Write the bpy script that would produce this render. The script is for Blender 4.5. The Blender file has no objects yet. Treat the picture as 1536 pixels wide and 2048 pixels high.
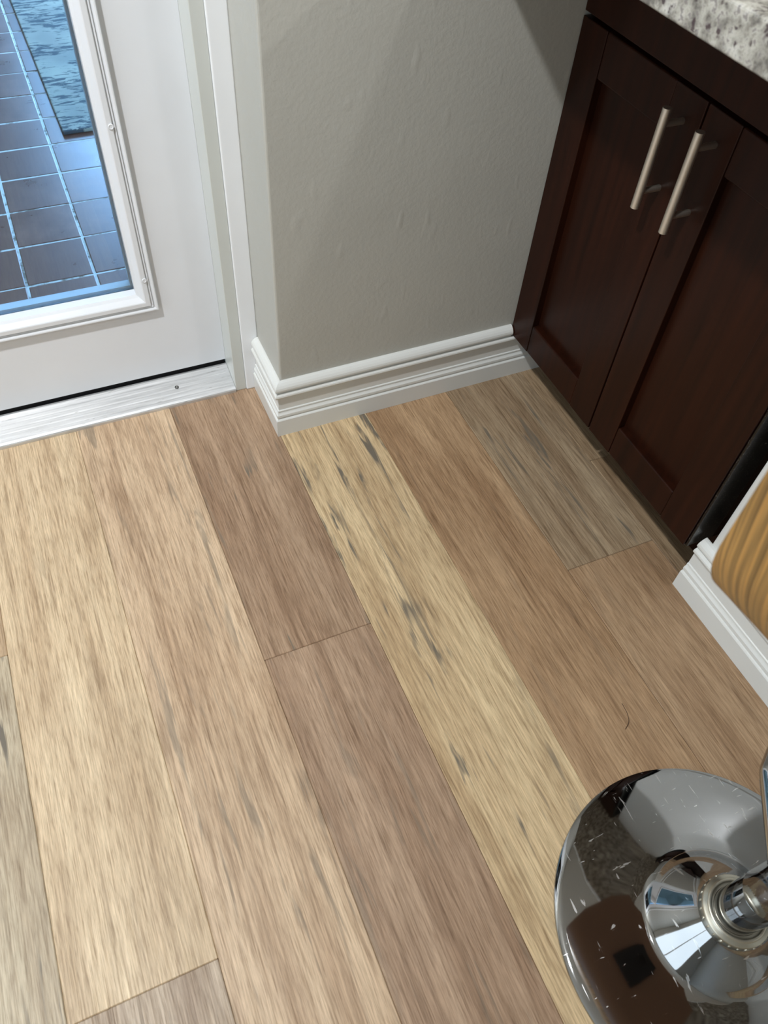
import bpy, bmesh, math, random
from mathutils import Vector, Matrix
random.seed(7)
S = 1.153                       # one layout unit in metres (camera height)
C = bpy.context.scene.collection
sc = bpy.context.scene

# ------------------------------------------------------------------ camera
cam_d = bpy.data.cameras.new('camera'); cam = bpy.data.objects.new('camera', cam_d); C.objects.link(cam)
cam_d.sensor_fit = 'AUTO'; cam_d.sensor_width = 36.0
cam_d.lens = 36.0 * 1552.0 / 2048.0
cam_d.clip_start = 0.02
RGT = Vector((0.9145414794552592, -0.400524794634465, 0.05651346068686077))
DWN = Vector((-0.2827811076326959, -0.7329855688137769, -0.6186816637631746))
FWD = Vector((0.2892208974500482, 0.5498291050806275, -0.7836065515833981))
cm = Matrix((RGT, -DWN, -FWD)).transposed().to_4x4()
cm.translation = Vector((-0.26231, -0.92376, 1.0)) * S
cam.matrix_world = cm
cam_d.dof.use_dof = True
cam_d.dof.focus_distance = 1.30 * S
cam_d.dof.aperture_fstop = 9.0
sc.camera = cam

# ------------------------------------------------------------------ world, lights, exposure
sc.view_settings.view_transform = 'Standard'
sc.view_settings.look = 'None'
sc.view_settings.exposure = 0.13
sc.view_settings.gamma = 1.0
sc.view_settings.use_curve_mapping = False
w = bpy.data.worlds.new('world'); sc.world = w; w.use_nodes = True
bg = w.node_tree.nodes['Background']
bg.inputs[0].default_value = (0.27, 0.56, 1.0, 1); bg.inputs[1].default_value = 15.0

def lamp(name, x, y, z, watts, col, size, shape='DISK', rot=(0, 0, 0), sy=None, spread=None):
    d = bpy.data.lights.new(name, 'AREA'); d.shape = shape; d.size = size
    if sy: d.size_y = sy
    d.energy = watts; d.color = col
    if spread: d.spread = spread
    o = bpy.data.objects.new(name, d); C.objects.link(o)
    o.location = (x * S, y * S, z * S); o.rotation_euler = rot
    return o
lamp('ceiling_lamp_dining', -0.77, -0.58, 2.09, 35, (0.98, 1.0, 1.02), 0.11, 'DISK', (math.radians(23), 0, 0), None, math.radians(158))
lamp('ceiling_lamp_kitchen', 0.80, -1.50, 2.09, 7.5, (1.0, 1.0, 0.98), 0.11)
lamp('ceiling_lamp_kitchen_far', 2.0, -1.0, 2.09, 27, (1.0, 1.0, 0.98), 0.11)
lamp('left_fill_light', -2.515, -1.2, 0.99, 28, (0.80, 0.95, 1.08), 2.1, 'RECTANGLE', (0, -math.pi / 2, 0), 2.2)  # added cool fill from the left, standing in for an unseen window

# ------------------------------------------------------------------ materials
def mat(name):
    m = bpy.data.materials.new(name); m.use_nodes = True
    nt = m.node_tree; nt.nodes.clear()
    out = nt.nodes.new('ShaderNodeOutputMaterial'); b = nt.nodes.new('ShaderNodeBsdfPrincipled')
    nt.links.new(b.outputs[0], out.inputs[0])
    return m, nt, b, out
def N(nt, t, **kw):
    n = nt.nodes.new(t)
    for k, v in kw.items(): setattr(n, k, v)
    return n
def lin(r, g, b):
    f = lambda c: (c / 255 / 12.92) if c / 255 <= 0.04045 else ((c / 255 + 0.055) / 1.055) ** 2.4
    return (f(r), f(g), f(b), 1)
def noise(nt, vec, scale, detail=3, rough=0.55, stretch=None, dist=0.0):
    n = N(nt, 'ShaderNodeTexNoise'); n.inputs['Scale'].default_value = scale
    n.inputs['Detail'].default_value = detail; n.inputs['Roughness'].default_value = rough
    n.inputs['Distortion'].default_value = dist
    if stretch:
        mp = N(nt, 'ShaderNodeMapping'); mp.inputs['Scale'].default_value = stretch
        nt.links.new(vec, mp.inputs[0]); vec = mp.outputs[0]
    nt.links.new(vec, n.inputs['Vector'])
    return n.outputs[0]
def ramp(nt, v, stops):
    r = N(nt, 'ShaderNodeValToRGB'); e = r.color_ramp.elements
    while len(e) < len(stops): e.new(0.5)
    for i, (p, c) in enumerate(stops):
        e[i].position = p; e[i].color = c if len(c) == 4 else (*c, 1)
    nt.links.new(v, r.inputs[0]); return r.outputs[0]
def g(v): return (v, v, v, 1)
def mix(nt, f, a, b, mode='MIX'):
    m = N(nt, 'ShaderNodeMix', data_type='RGBA', blend_type=mode)
    for s, v in ((0, f), (6, a), (7, b)):
        if hasattr(v, 'type'): nt.links.new(v, m.inputs[s])
        else: m.inputs[s].default_value = v
    return m.outputs[2]
def bump(nt, b, h, strength, dist):
    n = N(nt, 'ShaderNodeBump'); n.inputs['Strength'].default_value = strength; n.inputs['Distance'].default_value = dist
    nt.links.new(h, n.inputs['Height']); nt.links.new(n.outputs[0], b.inputs['Normal'])
def pos(nt): return N(nt, 'ShaderNodeNewGeometry').outputs['Position']
def objco(nt): return N(nt, 'ShaderNodeTexCoord').outputs['Object']

def paint(name, col, rough=0.45, bs=0.25, bscale=180, bd=0.0006, drips=False):
    m, nt, b, o = mat(name)
    p = pos(nt)
    n2 = noise(nt, p, 6, 3)
    c = mix(nt, ramp(nt, n2, [(0.3, g(0.0)), (0.7, g(1.0))]), col, tuple(x * 0.955 for x in col[:3]) + (1,))
    nt.links.new(c, b.inputs['Base Color']); b.inputs['Roughness'].default_value = rough
    h = noise(nt, p, bscale, 2)
    if drips:
        d = ramp(nt, noise(nt, p, 42, 1, 0.5, (1, 1, 0.45)), [(0.66, g(0)), (0.80, g(1))])
        h2 = N(nt, 'ShaderNodeMath', operation='ADD'); nt.links.new(h, h2.inputs[0]); nt.links.new(d, h2.inputs[1]); h = h2.outputs[0]
    bump(nt, b, h, bs, bd)
    return m
M_WALL = paint('wall_paint', lin(182, 181, 173), 0.42, 0.35, 150, 0.0011, True)
M_TRIM = paint('trim_white', lin(222, 223, 219), 0.28, 0.08, 60, 0.0004)
M_CASE = paint('casing_white', lin(236, 238, 240), 0.28, 0.08, 60, 0.0004)
M_JAMB = paint('jamb_paint', lin(206, 209, 204), 0.35, 0.08, 60, 0.0004)
M_DOOR = paint('door_white', lin(226, 229, 233), 0.26, 0.06, 40, 0.0005)
M_CEIL = paint('ceiling_white', lin(225, 222, 215), 0.8, 0.3, 120, 0.001)
M_OUTW = paint('stucco', lin(150, 140, 125), 0.9, 0.5, 80, 0.003)

# floor planks: per-object tint comes from the object colour
def plank_mat():
    m, nt, b, o = mat('bamboo_plank')
    oi = N(nt, 'ShaderNodeObjectInfo')
    cb = N(nt, 'ShaderNodeCombineXYZ')
    for i, k in enumerate((31.7, 87.3, 11.0)):
        mm = N(nt, 'ShaderNodeMath', operation='MULTIPLY'); mm.inputs[1].default_value = k
        nt.links.new(oi.outputs['Random'], mm.inputs[0]); nt.links.new(mm.outputs[0], cb.inputs[i])
    ad = N(nt, 'ShaderNodeVectorMath', operation='ADD'); nt.links.new(pos(nt), ad.inputs[0]); nt.links.new(cb.outputs[0], ad.inputs[1])
    p = ad.outputs[0]
    fine = noise(nt, p, 1, 4, 0.62, (300, 11, 1), 0.25)
    fine2 = noise(nt, p, 1, 3, 0.6, (520, 30, 1), 0.2)
    mid = noise(nt, p, 1, 4, 0.6, (85, 3.2, 1), 0.5)
    broad = noise(nt, p, 1, 3, 0.5, (19, 1.9, 1), 0.5)
    patch = noise(nt, p, 1, 2, 0.5, (9, 5.0, 1))
    base = oi.outputs['Color']
    c = mix(nt, ramp(nt, broad, [(0.30, g(0)), (0.70, g(1))]), mix(nt, 1.0, base, lin(222, 213, 206), 'MULTIPLY'), mix(nt, 1.0, base, (1.08, 1.08, 1.07, 1), 'MULTIPLY'))
    c = mix(nt, ramp(nt, mid, [(0.50, g(0)), (0.74, g(0.55))]), c, mix(nt, 1.0, base, lin(172, 158, 146), 'MULTIPLY'))
    c = mix(nt, 1.0, c, ramp(nt, fine, [(0.30, g(1.16)), (0.50, g(1.0)), (0.62, lin(232, 228, 224)), (0.74, lin(196, 186, 176))]), 'MULTIPLY')
    c = mix(nt, 1.0, c, ramp(nt, fine2, [(0.32, g(1.16)), (0.50, g(1.0)), (0.70, lin(222, 216, 210))]), 'MULTIPLY')
    # grey mineral streaks, amount from the object's alpha
    gs = noise(nt, p, 1, 3, 0.6, (52, 4.2, 1), 0.8)
    k = N(nt, 'ShaderNodeMath', operation='MULTIPLY'); nt.links.new(ramp(nt, gs, [(0.57, g(0)), (0.65, g(1))]), k.inputs[0])
    nt.links.new(ramp(nt, patch, [(0.43, g(0)), (0.54, g(1))]), k.inputs[1])
    k2 = N(nt, 'ShaderNodeMath', operation='MULTIPLY'); nt.links.new(k.outputs[0], k2.inputs[0]); nt.links.new(oi.outputs['Alpha'], k2.inputs[1])
    c = mix(nt, k2.outputs[0], c, lin(112, 103, 90))
    nt.links.new(c, b.inputs['Base Color'])
    nt.links.new(ramp(nt, fine, [(0.3, g(0.40)), (0.7, g(0.56))]), b.inputs['Roughness'])
    b.inputs['Specular IOR Level'].default_value = 0.32
    bump(nt, b, fine, 0.16, 0.0006)
    return m
M_PLANK = plank_mat()
m, nt, b, o = mat('subfloor'); b.inputs['Base Color'].default_value = lin(70, 52, 38); b.inputs['Roughness'].default_value = 0.9; M_SUB = m

def espresso():
    m, nt, b, o = mat('espresso_wood')
    n1 = noise(nt, pos(nt), 1, 4, 0.6, (60, 60, 3))
    c = ramp(nt, n1, [(0.25, lin(26, 11, 6)), (0.75, lin(46, 20, 10))])
    nt.links.new(c, b.inputs['Base Color']); b.inputs['Roughness'].default_value = 0.34
    b.inputs['Specular IOR Level'].default_value = 0.16
    return m
M_ESP = espresso()
def blackgloss():
    m, nt, b, o = mat('black_edge_dusty')
    d = ramp(nt, noise(nt, pos(nt), 420, 2), [(0.655, lin(8, 7, 7)), (0.71, lin(130, 126, 120))])
    nt.links.new(d, b.inputs['Base Color']); b.inputs['Roughness'].default_value = 0.3
    return m
M_BLK = blackgloss()
def metal(name, col, rough, aniso=None, scratch=None):
    m, nt, b, o = mat(name)
    b.inputs['Base Color'].default_value = col; b.inputs['Metallic'].default_value = 1.0; b.inputs['Roughness'].default_value = rough
    if scratch:
        bump(nt, b, noise(nt, objco(nt), 1, 3, 0.6, scratch), 0.05, 0.0006)
    return m
M_NICKEL = metal('satin_nickel', lin(212, 205, 194), 0.46, scratch=(900, 900, 20))
M_CHROME = metal('chrome', lin(178, 179, 180), 0.035)
def chrome_scr():
    m, nt, b, o = mat('scratched_chrome')
    b.inputs['Metallic'].default_value = 1.0
    co = objco(nt)
    s1 = ramp(nt, noise(nt, co, 1, 2, 0.5, (190, 30, 30), 0.4), [(0.685, g(0)), (0.73, g(1))])
    s2 = ramp(nt, noise(nt, co, 1, 2, 0.5, (40, 210, 40), 0.4), [(0.70, g(0)), (0.74, g(1))])
    mx = N(nt, 'ShaderNodeMath', operation='MAXIMUM'); nt.links.new(s1, mx.inputs[0]); nt.links.new(s2, mx.inputs[1])
    nt.links.new(mix(nt, mx.outputs[0], lin(168, 169, 170), lin(215, 215, 215)), b.inputs['Base Color'])
    r = N(nt, 'ShaderNodeMath', operation='MULTIPLY_ADD'); r.inputs[1].default_value = 0.32; r.inputs[2].default_value = 0.045
    nt.links.new(mx.outputs[0], r.inputs[0]); nt.links.new(r.outputs[0], b.inputs['Roughness'])
    bump(nt, b, noise(nt, co, 9, 1), 0.10, 0.002)
    return m
M_CHROME_S = chrome_scr()
M_COLLAR = metal('champagne_collar', lin(206, 202, 188), 0.34)
def alu():
    m, nt, b, o = mat('brushed_aluminium')
    p = pos(nt)
    n1 = noise(nt, p, 1, 4, 0.6, (10, 260, 60))
    st = ramp(nt, noise(nt, p, 1, 3, 0.6, (24, 130, 60)), [(0.66, g(0)), (0.74, g(1))])
    c = mix(nt, st, ramp(nt, n1, [(0.3, lin(196, 197, 198)), (0.7, lin(228, 229, 230))]), lin(150, 150, 148))
    nt.links.new(c, b.inputs['Base Color']); b.inputs['Metallic'].default_value = 0.75
    nt.links.new(ramp(nt, n1, [(0.3, g(0.38)), (0.7, g(0.52))]), b.inputs['Roughness'])
    return m
M_ALU = alu()
m, nt, b, o = mat('black_rubber'); b.inputs['Base Color'].default_value = lin(26, 26, 30); b.inputs['Roughness'].default_value = 0.6; M_RUB = m
m, nt, b, o = mat('hair'); b.inputs['Base Color'].default_value = lin(70, 48, 34); b.inputs['Roughness'].default_value = 0.5; M_HAIR = m
m, nt, b, o = mat('window_glass')
tr = N(nt, 'ShaderNodeBsdfTransparent'); tr.inputs[0].default_value = (0.93, 0.97, 0.98, 1)
gl = N(nt, 'ShaderNodeBsdfGlossy'); gl.inputs['Roughness'].default_value = 0.01
fr = N(nt, 'ShaderNodeFresnel'); fr.inputs[0].default_value = 1.45
ms = N(nt, 'ShaderNodeMixShader'); nt.links.new(fr.outputs[0], ms.inputs[0]); nt.links.new(tr.outputs[0], ms.inputs[1]); nt.links.new(gl.outputs[0], ms.inputs[2])
nt.links.new(ms.outputs[0], o.inputs[0]); M_GLASS = m
def granite():
    m, nt, b, o = mat('speckled_granite')
    p = pos(nt)
    n1 = noise(nt, p, 75, 4, 0.62); n2 = noise(nt, p, 150, 3, 0.6); n3 = noise(nt, p, 26, 3, 0.5)
    c = ramp(nt, n1, [(0.36, lin(112, 108, 103)), (0.46, lin(150, 147, 138)), (0.56, lin(182, 179, 169)), (0.70, lin(206, 203, 195))])
    c = mix(nt, ramp(nt, n2, [(0.54, g(0)), (0.63, g(0.8))]), c, lin(122, 116, 114))
    c = mix(nt, ramp(nt, n3, [(0.58, g(0)), (0.68, g(0.7))]), c, lin(222, 221, 213))
    vo = noise(nt, p, 88, 2, 0.5)
    c = mix(nt, ramp(nt, vo, [(0.60, g(0)), (0.66, g(0.9))]), c, lin(78, 66, 68))
    nt.links.new(c, b.inputs['Base Color']); b.inputs['Roughness'].default_value = 0.18
    return m
M_GRAN = granite()
def zebra():
    m, nt, b, o = mat('zebra_veneer')
    u = N(nt, 'ShaderNodeAttribute', attribute_name='UVMap').outputs['Vector']
    n1 = noise(nt, u, 1, 2, 0.5, (250, 2.2, 1), 0.6)
    n2 = noise(nt, u, 1, 3, 0.6, (700, 12, 1))
    c = ramp(nt, n1, [(0.34, lin(98, 74, 40)), (0.47, lin(138, 106, 60)), (0.56, lin(172, 130, 72)), (0.70, lin(180, 132, 70))])
    c = mix(nt, ramp(nt, n2, [(0.45, g(0)), (0.75, g(0.4))]), c, lin(110, 78, 42))
    nt.links.new(c, b.inputs['Base Color']); b.inputs['Roughness'].default_value = 0.35
    return m
M_ZEB = zebra()
m, nt, b, o = mat('dark_underside_veneer'); b.inputs['Base Color'].default_value = lin(128, 100, 82); b.inputs['Roughness'].default_value = 0.4; M_UNDER = m
def tile():
    m, nt, b, o = mat('terracotta_tile')
    oi = N(nt, 'ShaderNodeObjectInfo')
    n1 = noise(nt, pos(nt), 16, 4, 0.6)
    c = ramp(nt, n1, [(0.3, lin(92, 58, 50)), (0.7, lin(122, 82, 70))])
    c = mix(nt, oi.outputs['Random'], c, lin(100, 68, 62))
    nt.links.new(c, b.inputs['Base Color'])
    nt.links.new(ramp(nt, n1, [(0.3, g(0.27)), (0.7, g(0.33))]), b.inputs['Roughness'])
    b.inputs['Specular IOR Level'].default_value = 0.7
    bump(nt, b, n1, 0.06, 0.002)
    return m
M_TILE = tile()
def grout():
    m, nt, b, o = mat('grout')
    n1 = noise(nt, pos(nt), 30, 4, 0.6)
    nt.links.new(ramp(nt, n1, [(0.36, lin(120, 112, 100)), (0.50, lin(210, 210, 204))]), b.inputs['Base Color']); b.inputs['Roughness'].default_value = 0.8
    bump(nt, b, n1, 0.5, 0.002)
    return m
M_GROUT = grout()
def rug():
    m, nt, b, o = mat('distressed_rug')
    p = pos(nt)
    n1 = noise(nt, p, 1, 4, 0.66, (17, 62, 1), 0.5); n2 = noise(nt, p, 1, 2, 0.6, (5, 9, 1), 0.5); n3 = noise(nt, p, 5, 2)
    c = ramp(nt, n3, [(0.35, lin(142, 142, 134)), (0.65, lin(174, 171, 156))])
    k = N(nt, 'ShaderNodeMath', operation='MULTIPLY_ADD'); k.inputs[1].default_value = 0.55; nt.links.new(n2, k.inputs[0]); nt.links.new(n1, k.inputs[2])
    c = mix(nt, ramp(nt, k.outputs[0], [(0.80, g(0)), (0.86, g(0.95))]), c, lin(58, 72, 80))
    nt.links.new(c, b.inputs['Base Color']); b.inputs['Roughness'].default_value = 0.9
    bump(nt, b, noise(nt, p, 400, 2), 0.4, 0.002)
    return m
M_RUG = rug()

# ------------------------------------------------------------------ helpers (layout units -> metres)
def finish(name, bm, m, parent=None, smooth=False, loc=None):
    me = bpy.data.meshes.new(name); bm.normal_update(); bm.to_mesh(me); bm.free()
    me.materials.append(m)
    if smooth:
        for p in me.polygons: p.use_smooth = True
        me.set_sharp_from_angle(angle=math.radians(38))
    o = bpy.data.objects.new(name, me); C.objects.link(o)
    if loc is not None: o.location = loc
    if parent is not None: o.parent = parent
    return o
def link(name, me, parent=None):
    o = bpy.data.objects.new(name, me); C.objects.link(o)
    if parent is not None: o.parent = parent
    return o
def box(bm, x0, x1, y0, y1, z0, z1, bev=0.0, seg=2):
    vs = [bm.verts.new((x * S, y * S, z * S)) for x in (x0, x1) for y in (y0, y1) for z in (z0, z1)]
    fs = [bm.faces.new([vs[i] for i in q]) for q in ((0, 1, 3, 2), (4, 6, 7, 5), (0, 4, 5, 1), (2, 3, 7, 6), (0, 2, 6, 4), (1, 5, 7, 3))]
    if bev:
        es = list({e for f in fs for e in f.edges})
        bmesh.ops.bevel(bm, geom=es, offset=bev * S, segments=seg, affect='EDGES', profile=0.5)
def boxes(name, lst, m, parent=None, bev=0.0, seg=2):
    bm = bmesh.new()
    for q in lst: box(bm, *q, bev=bev, seg=seg)
    return finish(name, bm, m, parent)
def strip(bm, rings, closed_ends=True, closed_ring=True):
    """rings: list of equal-length point lists (layout units) -> skinned surface"""
    vr = [[bm.verts.new(Vector(p) * S) for p in r] for r in rings]
    n = len(vr[0])
    for a, b in zip(vr[:-1], vr[1:]):
        for i in range(n if closed_ring else n - 1):
            j = (i + 1) % n
            bm.faces.new((a[i], a[j], b[j], b[i]))
    if closed_ends:
        bm.faces.new(vr[0][::-1]); bm.faces.new(vr[-1])
    return vr
def fixn(bm): bmesh.ops.recalc_face_normals(bm, faces=bm.faces)
def lathe(bm, prof, cx, cy, n=96):
    rings = []
    for k in range(n):
        a = 2 * math.pi * k / n
        rings.append([(cx + r * math.cos(a), cy + r * math.sin(a), z) for r, z in prof])
    rings.append(rings[0])
    vr = [[bm.verts.new(Vector(p) * S) for p in r] for r in rings[:-1]]
    for k in range(n):
        a, b = vr[k], vr[(k + 1) % n]
        for i in range(len(prof) - 1):
            bm.faces.new((a[i], b[i], b[i + 1], a[i + 1]))
    bmesh.ops.remove_doubles(bm, verts=bm.verts, dist=1e-6)
    fixn(bm)
def tube(bm, pts, r, n=20, cap=True):
    pts = [Vector(p) for p in pts]; rings = []
    for i, p in enumerate(pts):
        t = (pts[min(i + 1, len(pts) - 1)] - pts[max(i - 1, 0)]).normalized()
        up = Vector((0, 0, 1)) if abs(t.z) < 0.9 else Vector((0, 1, 0))
        a = t.cross(up).normalized(); b2 = t.cross(a)
        rings.append([p + (a * math.cos(2 * math.pi * k / n) + b2 * math.sin(2 * math.pi * k / n)) * r for k in range(n)])
    strip(bm, rings, cap); fixn(bm)
def rounded(pts, r, seg=8):
    """polyline with rounded corners"""
    pts = [Vector(p) for p in pts]; out = [pts[0]]
    for a, b, c in zip(pts[:-2], pts[1:-1], pts[2:]):
        u = (a - b).normalized(); v = (c - b).normalized()
        d = min(r / math.tan(u.angle(v) / 2), (a - b).length * 0.49, (c - b).length * 0.49)
        p0, p1 = b + u * d, b + v * d
        for k in range(seg + 1):
            t = k / seg
            out.append(p0 * (1 - t) ** 2 + b * 2 * t * (1 - t) + p1 * t * t)
    out.append(pts[-1]); return out
def struct(o): o['kind'] = 'structure'; return o
def empty(name, x, y, z, label=None, cat=None):
    o = bpy.data.objects.new(name, None); C.objects.link(o); o.empty_display_size = 0.05
    if label: o['label'] = label; o['category'] = cat
    EM[o.name] = Vector((x, y, z)) * S
    return o
EM = {}
def settle():
    """move every Empty to its thing's base and shift the children back"""
    for n, v in EM.items():
        e = bpy.data.objects[n]; e.location = v
        for c in e.children: c.location = Vector(c.location) - v

# ------------------------------------------------------------------ the room
XW, YW = 0.014, 0.014           # wall corner
XL, XR, YF, ZC = -2.55, 4.4, -3.2, 2.12
struct(boxes('wall_back', [(XW, XR + 0.1, YW, 0.27, -0.02, ZC)], M_WALL, bev=0.0035, seg=3))
struct(boxes('wall_door_side', [(XL - 0.1, -0.86, 0.15, 0.27, -0.02, ZC), (-0.86, XW, 0.15, 0.27, 1.80, ZC)], M_WALL))
struct(boxes('wall_left', [(XL - 0.1, XL, YF, 0.15, -0.02, ZC)], M_WALL))
wy0, wy1, wz0, wz1 = -1.2 - 0.955, -1.2 + 0.955, 0.075, 1.905
struct(boxes('added_window_frame', [(XL, -2.505, wy0 - 0.06, wy0, 0, wz1 + 0.06), (XL, -2.505, wy1, wy1 + 0.06, 0, wz1 + 0.06), (XL, -2.505, wy0, wy1, wz1, wz1 + 0.06), (XL, -2.505, wy0, wy1, 0, wz0), (XL, -2.508, -1.23, -1.17, wz0, wz1)], M_CASE))  # unseen window frame, added only to surround the left fill light
struct(boxes('wall_front', [(XL - 0.1, XR + 0.1, YF - 0.1, YF, -0.02, ZC)], M_WALL))
struct(boxes('wall_right', [(XR, XR + 0.1, YF, YW, -0.02, ZC)], M_WALL))
struct(boxes('wall_counter', [(0.487, 0.60, -2.2, -0.5287, 0.0, 0.759)], M_TRIM, bev=0.002))
struct(boxes('ceiling', [(XL - 0.1, XR + 0.1, YF - 0.1, 0.27, ZC, ZC + 0.05)], M_CEIL))

fl = struct(boxes('floor', [(XL, XR, YF, 0.24, -0.06, -0.012)], M_SUB))
ROW = 0.1635
JOINT = {-4: -0.265, -3: -0.738, -1: -0.406, 2: -0.434, 3: -0.248, -2: -1.32, 0: -1.45, 1: -1.22}
TINT = {(-4, 0): ((203, 174, 136), 0.0), (-4, 1): ((196, 180, 150), 1.0), (-3, 0): ((219, 192, 152), 0.1), (-3, 1): ((190, 168, 142), 0.4),
        (-2, 0): ((207, 176, 140), 0.5), (-1, 0): ((176, 144, 113), 0.9), (-1, 1): ((178, 146, 116), 0.4),
        (0, 0): ((218, 190, 143), 1.0), (1, 0): ((184, 148, 108), 0.15), (2, 0): ((168, 144, 112), 1.0), (2, 1): ((184, 150, 112), 0.1),
        (3, 0): ((168, 142, 108), 0.3), (3, 1): ((168, 142, 108), 0.3)}
PAL = [(203, 174, 136), (190, 155, 124), (206, 176, 128), (176, 146, 114), (196, 166, 130)]
rp = random.Random(11)
for r in range(-16, 28):
    x0 = 0.005 + ROW * r; x1 = x0 + ROW
    if x1 < XL or x0 > XR: continue
    yt = 0.1400 if x1 < 0.01 else 0.012
    j = JOINT.get(r, -rp.uniform(0.1, 1.6))
    cuts = [yt, j]
    while cuts[-1] > YF: cuts.append(max(cuts[-1] - 1.58, YF))
    for k in range(len(cuts) - 1):
        if cuts[k] - cuts[k + 1] < 0.01: continue
        dz = rp.uniform(-0.0003, 0.0003)
        p = boxes('plank', [(max(x0, XL) + 0.00012, min(x1, XR) - 0.00012, cuts[k + 1] + 0.00012, cuts[k] - 0.00012, -0.0115, dz)], M_PLANK, fl, bev=0.0010, seg=1)
        c, al = TINT.get((r, k), (PAL[rp.randrange(5)], rp.random() * 0.6))
        mu = sum(c) / 3; p.color = (*lin(*[mu + (v - mu) * 0.80 for v in c])[:3], al)

# baseboards: profile (depth from wall, height)
BP = [(0, 0), (0.014, 0), (0.014, 0.0355), (0.0128, 0.037), (0.0106, 0.0382), (0.0106, 0.0400), (0.0122, 0.0425), (0.0120, 0.0465), (0.0095, 0.0495), (0.0086, 0.0518),
      (0.0094, 0.0536), (0.0090, 0.0552), (0.0074, 0.0562), (0.0074, 0.0838), (0.0100, 0.0848), (0.0132, 0.0870), (0.0140, 0.0895), (0.0134, 0.0920), (0.0112, 0.0940),
      (0.0086, 0.0955), (0.0084, 0.0975), (0.0108, 0.0988), (0.0126, 0.1010), (0.0128, 0.1040), (0.0118, 0.1075), (0.0092, 0.1110), (0.0056, 0.1140), (0.002, 0.1155), (0, 0.1155)]
LOW = [p for p in BP if p[1] < 0.0955] + [(0, 0.0955)]
def board(name, ends, wallpt, m=M_TRIM, prof=BP):
    bm = bmesh.new()
    strip(bm, [[e(d, z) for d, z in prof] for e in ends]); fixn(bm)
    return finish(name, bm, m)
bm = bmesh.new()
strip(bm, [[(XW - d, YW - d, z) for d, z in BP], [(0.4565, YW - d, z) for d, z in BP]])
strip(bm, [[(0.4565, YW - d, z) for d, z in LOW], [0 or (0.545, YW - d, z) for d, z in LOW]])
fixn(bm); struct(finish('baseboard_back', bm, M_TRIM))
struct(board('baseboard_left', [lambda d, z: (XW - d, YW - d, z), lambda d, z: (XW - d, 0.1335, z)], None))
struct(board('baseboard_right', [lambda d, z: (0.487 - d, -0.517, z), lambda d, z: (0.487 - d, -2.2, z)], None))

# ------------------------------------------------------------------ door, casing, threshold
struct(boxes('trim_casing', [(-0.0147, XW + 0.0003, 0.1338, 0.151, 0.0, 1.80), (-0.885, -0.853, 0.1338, 0.151, 0, 1.80), (-0.885, XW, 0.1338, 0.151, 1.772, 1.80)], M_CASE, bev=0.0022, seg=3))
struct(boxes('trim_jamb', [(-0.0342, -0.0147, 0.1372, 0.27, 0.0, 1.772), (-0.853, -0.834, 0.1372, 0.27, 0.0, 1.772), (-0.853, -0.0147, 0.1372, 0.27, 1.755, 1.772)], M_JAMB, bev=0.0012))
YD = 0.195
door = struct(empty('door_1', -0.43, YD, 0.0))
GX0, GX1, GZ0, GZ1 = -0.70, -0.166, 0.204, 1.60
DX0, DX1, DZ0, DZ1 = -0.833, -0.0344, 0.0305, 1.753
boxes('door_leaf', [(DX0, GX0 - 0.002, YD, YD + 0.039, DZ0, DZ1), (GX1 + 0.002, DX1, YD, YD + 0.039, DZ0, DZ1), (GX0 - 0.002, GX1 + 0.002, YD, YD + 0.039, DZ0, GZ0 - 0.002), (GX0 - 0.002, GX1 + 0.002, YD, YD + 0.039, GZ1 + 0.002, DZ1)], M_DOOR, door)
FW = 0.0315
FP = [(0, 0), (0, 0.0035), (0.0006, 0.0080), (0.0018, 0.0098), (0.0036, 0.0096), (0.0056, 0.0082), (0.0070, 0.0068), (0.0076, 0.0062), (0.0080, 0.0078), (0.0088, 0.0090), (0.0098, 0.0086), (0.0108, 0.0074),
      (0.0114, 0.0070), (0.0120, 0.0098), (0.0130, 0.0108), (0.0195, 0.0108), (0.0210, 0.0101), (0.0240, 0.0070), (0.0275, 0.0032), (0.0300, 0.0012), (0.0315, 0.0), (0.0315, -0.016), (0.0, -0.016)]
def lite(name, out):
    ox0, ox1, oz0, oz1 = GX0 - FW, GX1 + FW, GZ0 - FW, GZ1 + FW
    bm = bmesh.new(); rings = []
    for cx_, cz_, sx, sz in ((ox1, oz0, -1, 1), (ox1, oz1, -1, -1), (ox0, oz1, 1, -1), (ox0, oz0, 1, 1)):
        e_ = 0.0035 if out else 0.0
        rings.append([(cx_ + sx * (w_ + (e_ if w_ > 0.02 else 0)), (YD - p_) if not out else (YD + 0.039 + p_), cz_ + sz * (w_ + (e_ if w_ > 0.02 else 0))) for w_, p_ in FP])
    rings.append(rings[0]); strip(bm, rings, False)
    bmesh.ops.remove_doubles(bm, verts=bm.verts, dist=1e-6); fixn(bm)
    return finish(name, bm, M_DOOR, door)
lite('glazing_frame', False); lite('glazing_frame', True)
gp = boxes('glass_pane', [(GX0 - 0.002, GX1 + 0.002, 0.2125, 0.2155, GZ0 - 0.002, GZ1 + 0.002)], M_GLASS, door)
boxes('door_sweep', [(DX0, -0.0365, 0.2005, 0.234, 0.012, 0.0306)], M_RUB, door)
for cx_, cz_ in ((-0.1492, 0.4788), (-0.1492, 0.2345)):
    bm = bmesh.new()
    prof = [(0.0, 0.0012), (0.0022, 0.0012), (0.0026, 0.0016), (0.0034, 0.0016), (0.0038, 0.0)]
    n = 20; rings = []
    for r_, h_ in prof: rings.append([(cx_ + r_ * math.cos(2 * math.pi * k / n), YD - 0.0106 - h_, cz_ + r_ * math.sin(2 * math.pi * k / n)) for k in range(n)])
    strip(bm, rings, True); fixn(bm); finish('screw_cap', bm, M_DOOR, door)

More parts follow.
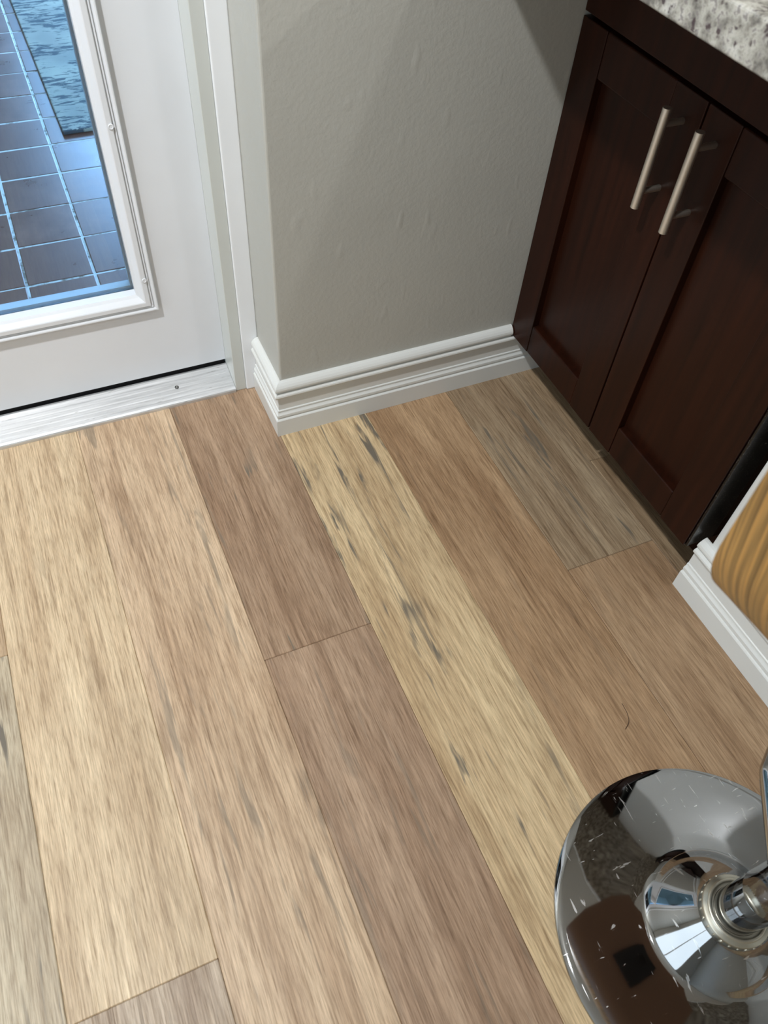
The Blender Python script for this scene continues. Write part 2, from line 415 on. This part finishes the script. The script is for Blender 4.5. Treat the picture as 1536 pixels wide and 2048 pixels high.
# threshold
TP = [(0.1342, 0.0), (0.1342, 0.0050), (0.1356, 0.0072), (0.1395, 0.0088)]
y = 0.1395
for k in range(5):
    z = 0.0088 + (y - 0.1395) * 0.225
    TP += [(y + 0.0042, z + 0.00095), (y + 0.0062, z + 0.00128), (y + 0.0082, z + 0.00187)]
    y += 0.0092
TP += [(0.1915, 0.0212), (0.1950, 0.0212), (0.1955, 0.0120), (0.245, 0.0115), (0.245, -0.04), (0.236, -0.04), (0.236, 0.0)]
bm = bmesh.new()
strip(bm, [[(-0.8335, y_, z_) for y_, z_ in TP], [(-0.0347, y_, z_) for y_, z_ in TP]]); fixn(bm)
th = struct(finish('trim_threshold', bm, M_ALU))
bm = bmesh.new()
sx, sy, sz = -0.1349, 0.1672, 0.0160
lathe(bm, [(0.0, sz - 0.0022), (0.0012, sz - 0.0022), (0.0014, sz + 0.0002), (0.0030, sz + 0.0010), (0.0036, sz + 0.0004), (0.0038, sz - 0.003)], sx, sy, 24)
finish('screw', bm, metal('screw_steel', lin(120, 120, 118), 0.35), th)

# ------------------------------------------------------------------ patio beyond the glass
ZP = -0.04
pf = struct(boxes('patio_floor', [(-3.0, 3.0, 0.24, 4.6, -0.10, ZP - 0.0011)], M_GROUT))
tx, ty = 0.1415, 0.1490
tb = bmesh.new(); box(tb, 0.0021, tx - 0.0021, 0.0024, ty - 0.0024, ZP - 0.012, ZP, bev=0.0022, seg=2)
tme = bpy.data.meshes.new('tile'); fixn(tb); tb.to_mesh(tme); tb.free(); tme.materials.append(M_TILE)
rt = random.Random(5)
for i in range(-5, 4):
    for k in range(-2, 18):
        if i < -3 and k > 9: continue
        t = link('tile', tme, pf)
        t.location = ((-0.2020 + i * tx) * S, (0.640 + k * ty) * S, rt.uniform(-0.0008, 0.0004))
        t.rotation_euler = (rt.uniform(-0.004, 0.004), rt.uniform(-0.004, 0.004), 0)
struct(boxes('sky_block_wall', [(-3.0, -2.9, 0.27, 4.6, -0.1, 2.2), (-3.0, -0.02, 4.6, 4.7, -0.1, 2.2)], M_OUTW))  # unseen walls, added to block sky reflections in the left tiles
struct(boxes('sky_block_roof', [(-3.0, 3.0, 0.27, 4.7, 2.14, 2.22)], M_OUTW))  # unseen roof, added to keep the sky's reflection off the near tiles
rb = bmesh.new(); box(rb, 0, 0.56, 0, 1.75, ZP, ZP + 0.011, bev=0.0035, seg=3)
rg = finish('runner_rug', rb, M_RUG)
rg.location = (-0.1625 * S, 1.272 * S, 0.0005); rg.rotation_euler = (0, 0, math.radians(0.6))
rg['label'] = 'faded blue grey runner rug lying on the patio tiles behind the door glass'; rg['category'] = 'rug'

# ------------------------------------------------------------------ cabinet under the bar
XF = 0.4582
cb = empty('base_cabinet', XF, -0.25, 0.0, 'dark espresso shaker cabinet with two bar handles under the granite bar', 'cabinet')
YE = -0.5065                     # right end of the doors
boxes('body', [(XF + 0.0175, 0.99, -0.5075, 0.0125, 0.097, 0.759)], M_ESP, cb)
boxes('toe_kick', [(0.545, 0.56, -0.5265, 0.0125, 0.0, 0.0975)], M_ESP, cb)
boxes('drawer_front', [(XF, XF + 0.017, YE, 0.0115, 0.6255, 0.757)], M_ESP, cb, bev=0.0012)
boxes('edge_strip', [(XF + 0.003, 0.509, -0.5110, -0.5072, 0.098, 0.757)], M_BLK, cb, bev=0.0008)
boxes('side_panel', [(0.5095, 0.99, -0.5105, -0.5076, 0.098, 0.757)], M_ESP, cb)
def cab_door(y0, y1, hy):
    """y0 = right edge, y1 = left edge; hy = handle line"""
    z0, z1, sw, rw = 0.0970, 0.6200, 0.0570, 0.0575
    d = boxes('door', [(XF + 0.0125, XF + 0.0165, y0 + sw - 0.004, y1 - sw + 0.004, z0 + rw - 0.004, z1 - rw + 0.004)], M_ESP, cb)
    for a, b_ in ((y0, y0 + sw), (y1 - sw, y1)):
        boxes('stile', [(XF, XF + 0.017, a, b_, z0, z1)], M_ESP, d, bev=0.0011)
    for a, b_ in ((z0, z0 + rw), (z1 - rw, z1)):
        boxes('rail', [(XF + 0.0003, XF + 0.017, y0 + sw + 0.0002, y1 - sw - 0.0002, a, b_)], M_ESP, d, bev=0.0026, seg=3)
    bm = bmesh.new()
    xb = XF - 0.030; r = 0.0056
    tube(bm, [(xb, hy, 0.4815), (xb, hy, 0.4830), (xb, hy, 0.6040), (xb, hy, 0.6055)], r, 20)
    for zz in (0.503, 0.5865):
        tube(bm, [(XF + 0.0005, hy, zz), (xb + 0.002, hy, zz)], 0.0040, 14)
    finish('handle', bm, M_NICKEL, d, True)
    return d
cab_door(-0.2488, 0.0115, -0.2205)
cab_door(YE, -0.2516, -0.2808)

ct = boxes('countertop', [(0.259, 1.10, -2.3, 0.0135, 0.7595, 0.795)], M_GRAN, bev=0.003, seg=3)
ct['label'] = 'speckled white and grey granite bar top overhanging the dark cabinet'; ct['category'] = 'countertop'

# ------------------------------------------------------------------ bar stool
SX, SY = 0.2176, -0.9311
st = empty('bar_stool', SX, SY, 0.0, 'chrome bar stool with round base and striped wooden seat beside the white baseboard', 'stool')
bm = bmesh.new()
lathe(bm, [(0.0, 0.0003), (0.184, 0.0003), (0.1855, 0.0022), (0.1850, 0.0048), (0.183, 0.0062), (0.175, 0.0078), (0.150, 0.0108), (0.120, 0.0135), (0.100, 0.0152), (0.086, 0.0168), (0.080, 0.0185),
           (0.0765, 0.0220), (0.0725, 0.0275), (0.0660, 0.0345), (0.0570, 0.0425), (0.0480, 0.0505), (0.0410, 0.0580), (0.0365, 0.0640), (0.0345, 0.0680), (0.0, 0.0680)], SX, SY, 160)
finish('base_plate', bm, M_CHROME_S, st, True)
bm = bmesh.new()
lathe(bm, [(0.0255, 0.0640), (0.0372, 0.0640), (0.0380, 0.0650), (0.0376, 0.0770), (0.0366, 0.0786), (0.0330, 0.0792), (0.0326, 0.0806), (0.0318, 0.0816), (0.0296, 0.0816), (0.0290, 0.0806), (0.0286, 0.0780), (0.0255, 0.0780)], SX, SY, 72)
for k in range(26):
    a = 2 * math.pi * k / 26
    mtx = Matrix.Translation(Vector((SX, SY, 0.0712)) * S) @ Matrix.Rotation(a, 4, 'Z') @ Matrix.Translation((0.0378 * S, 0, 0))
    bmesh.ops.create_cube(bm, size=1, matrix=mtx @ Matrix.Diagonal((0.0018, 0.0020 if k % 3 else 0.0040, 0.0075, 1)))
o_ = finish('collar', bm, M_COLLAR, st, False)
for p in o_.data.polygons: p.use_smooth = p.area > 4e-6 and len(p.vertices) == 4
bm = bmesh.new()
lathe(bm, [(0.0, 0.070), (0.0252, 0.070), (0.0252, 0.1542), (0.0246, 0.1548), (0.0246, 0.1560)], SX, SY, 64); finish('column', bm, M_CHROME, st, True)
bm = bmesh.new()
lathe(bm, [(0.0, 0.1554), (0.0256, 0.1554), (0.0260, 0.1562), (0.0260, 0.330), (0.0252, 0.336), (0.0150, 0.338), (0.0150, 0.560), (0.0, 0.560)], SX, SY, 64); finish('lift_cover', bm, M_CHROME, st, True)
bm = bmesh.new()
FZ = 0.22
path = rounded([(0.2085, -0.914, FZ), (0.2625, -0.8385, FZ), (0.285, -0.8245, FZ), (0.352, -0.802, FZ), (0.400, -0.895, FZ), (0.374, -0.958, FZ), (0.245, -0.950, FZ)], 0.022, 8)
tube(bm, path, 0.0098, 20); finish('footrest', bm, M_CHROME, st, True)
boxes('seat_bracket', [(SX - 0.045, SX + 0.045, SY - 0.040, SY + 0.040, 0.557, 0.566)], M_RUB, st, bev=0.003)
# bent one-piece seat: path in the XZ plane from the front lip to the top of the back
def seat_shell():
    xb, zs, r, th_ = 0.050, 0.5705, 0.085, 0.0100
    pth = []
    for k in range(5): pth.append((0.395 - 0.005 * k, zs - 0.020 + 0.005 * k))
    pth += [(0.372 - 0.0195 * k, zs) for k in range(0, 12)]
    cx_, cz_ = xb + r, zs + r
    for k in range(0, 17):
        a = -math.pi / 2 - k / 16 * (math.pi / 2)
        pth.append((cx_ + r * math.cos(a), cz_ + r * math.sin(a)))
    pth += [(xb - 0.0006 * k, cz_ + 0.015 * k) for k in range(1, 14)]
    # drop duplicates, arc length
    q = [pth[0]]
    for p in pth[1:]:
        if math.dist(p, q[-1]) > 1e-4: q.append(p)
    s = [0.0]
    for a, b_ in zip(q[:-1], q[1:]): s.append(s[-1] + math.dist(a, b_))
    hw, nc = 0.1625, 18
    L = s[-1]; rc = 0.05
    bm = bmesh.new(); uv = bm.loops.layers.uv.new('UVMap')
    top, bot, uvs = [], [], {}
    for i, (x_, z_) in enumerate(q):
        a = q[max(i - 1, 0)]; b_ = q[min(i + 1, len(q) - 1)]
        t = Vector((b_[0] - a[0], 0, b_[1] - a[1])).normalized(); nrm = Vector((t.z, 0, -t.x))   # towards sitter's side or below
        e = min(s[i], L - s[i]); w_ = hw - (rc - math.sqrt(max(rc * rc - (rc - e) ** 2, 0)) if e < rc else 0)
        rt_, rb_ = [], []
        for k in range(nc + 1):
            f = -1 + 2 * k / nc
            y_ = SY + f * w_
            c_ = 0.006 * (1 - f * f)             # slight dish across
            base = Vector((x_, y_, z_)) + nrm * c_
            v1 = bm.verts.new((base + nrm * 0) * S); v2 = bm.verts.new((base - nrm * th_) * S)
            uvs[v1] = uvs[v2] = (y_ + 0.02 * math.sin(s[i] * 9), s[i])
            rt_.append(v1); rb_.append(v2)
        top.append(rt_); bot.append(rb_)
    n = len(q)
    for i in range(n - 1):
        for k in range(nc):
            bm.faces.new((top[i][k], top[i][k + 1], top[i + 1][k + 1], top[i + 1][k]))
            bm.faces.new((bot[i][k], bot[i + 1][k], bot[i + 1][k + 1], bot[i][k + 1]))
        for k in (0, nc): bm.faces.new((top[i][k], top[i + 1][k], bot[i + 1][k], bot[i][k]))
    for i in (0, n - 1):
        for k in range(nc): bm.faces.new((top[i][k], bot[i][k], bot[i][k + 1], top[i][k + 1]))
    fixn(bm)
    for f in bm.faces:
        for l in f.loops: l[uv].uv = uvs[l.vert]
    for f in bm.faces:
        if f.normal.z < -0.55: f.material_index = 1
    o = finish('seat', bm, M_ZEB, st, True); o.data.materials.append(M_UNDER); return o
seat_shell()

# ------------------------------------------------------------------ a stray hair on the floor
bm = bmesh.new()
tube(bm, rounded([(0.2815, -0.6560, 0.0006), (0.2800, -0.6700, 0.0010), (0.2755, -0.6830, 0.0012), (0.2640, -0.6895, 0.0006)], 0.02, 6), 0.00045, 6)
hr = finish('hair_strand', bm, M_HAIR, None, True)
hr['label'] = 'short dark curved hair lying on the brown floor planks'; hr['category'] = 'hair'
settle()
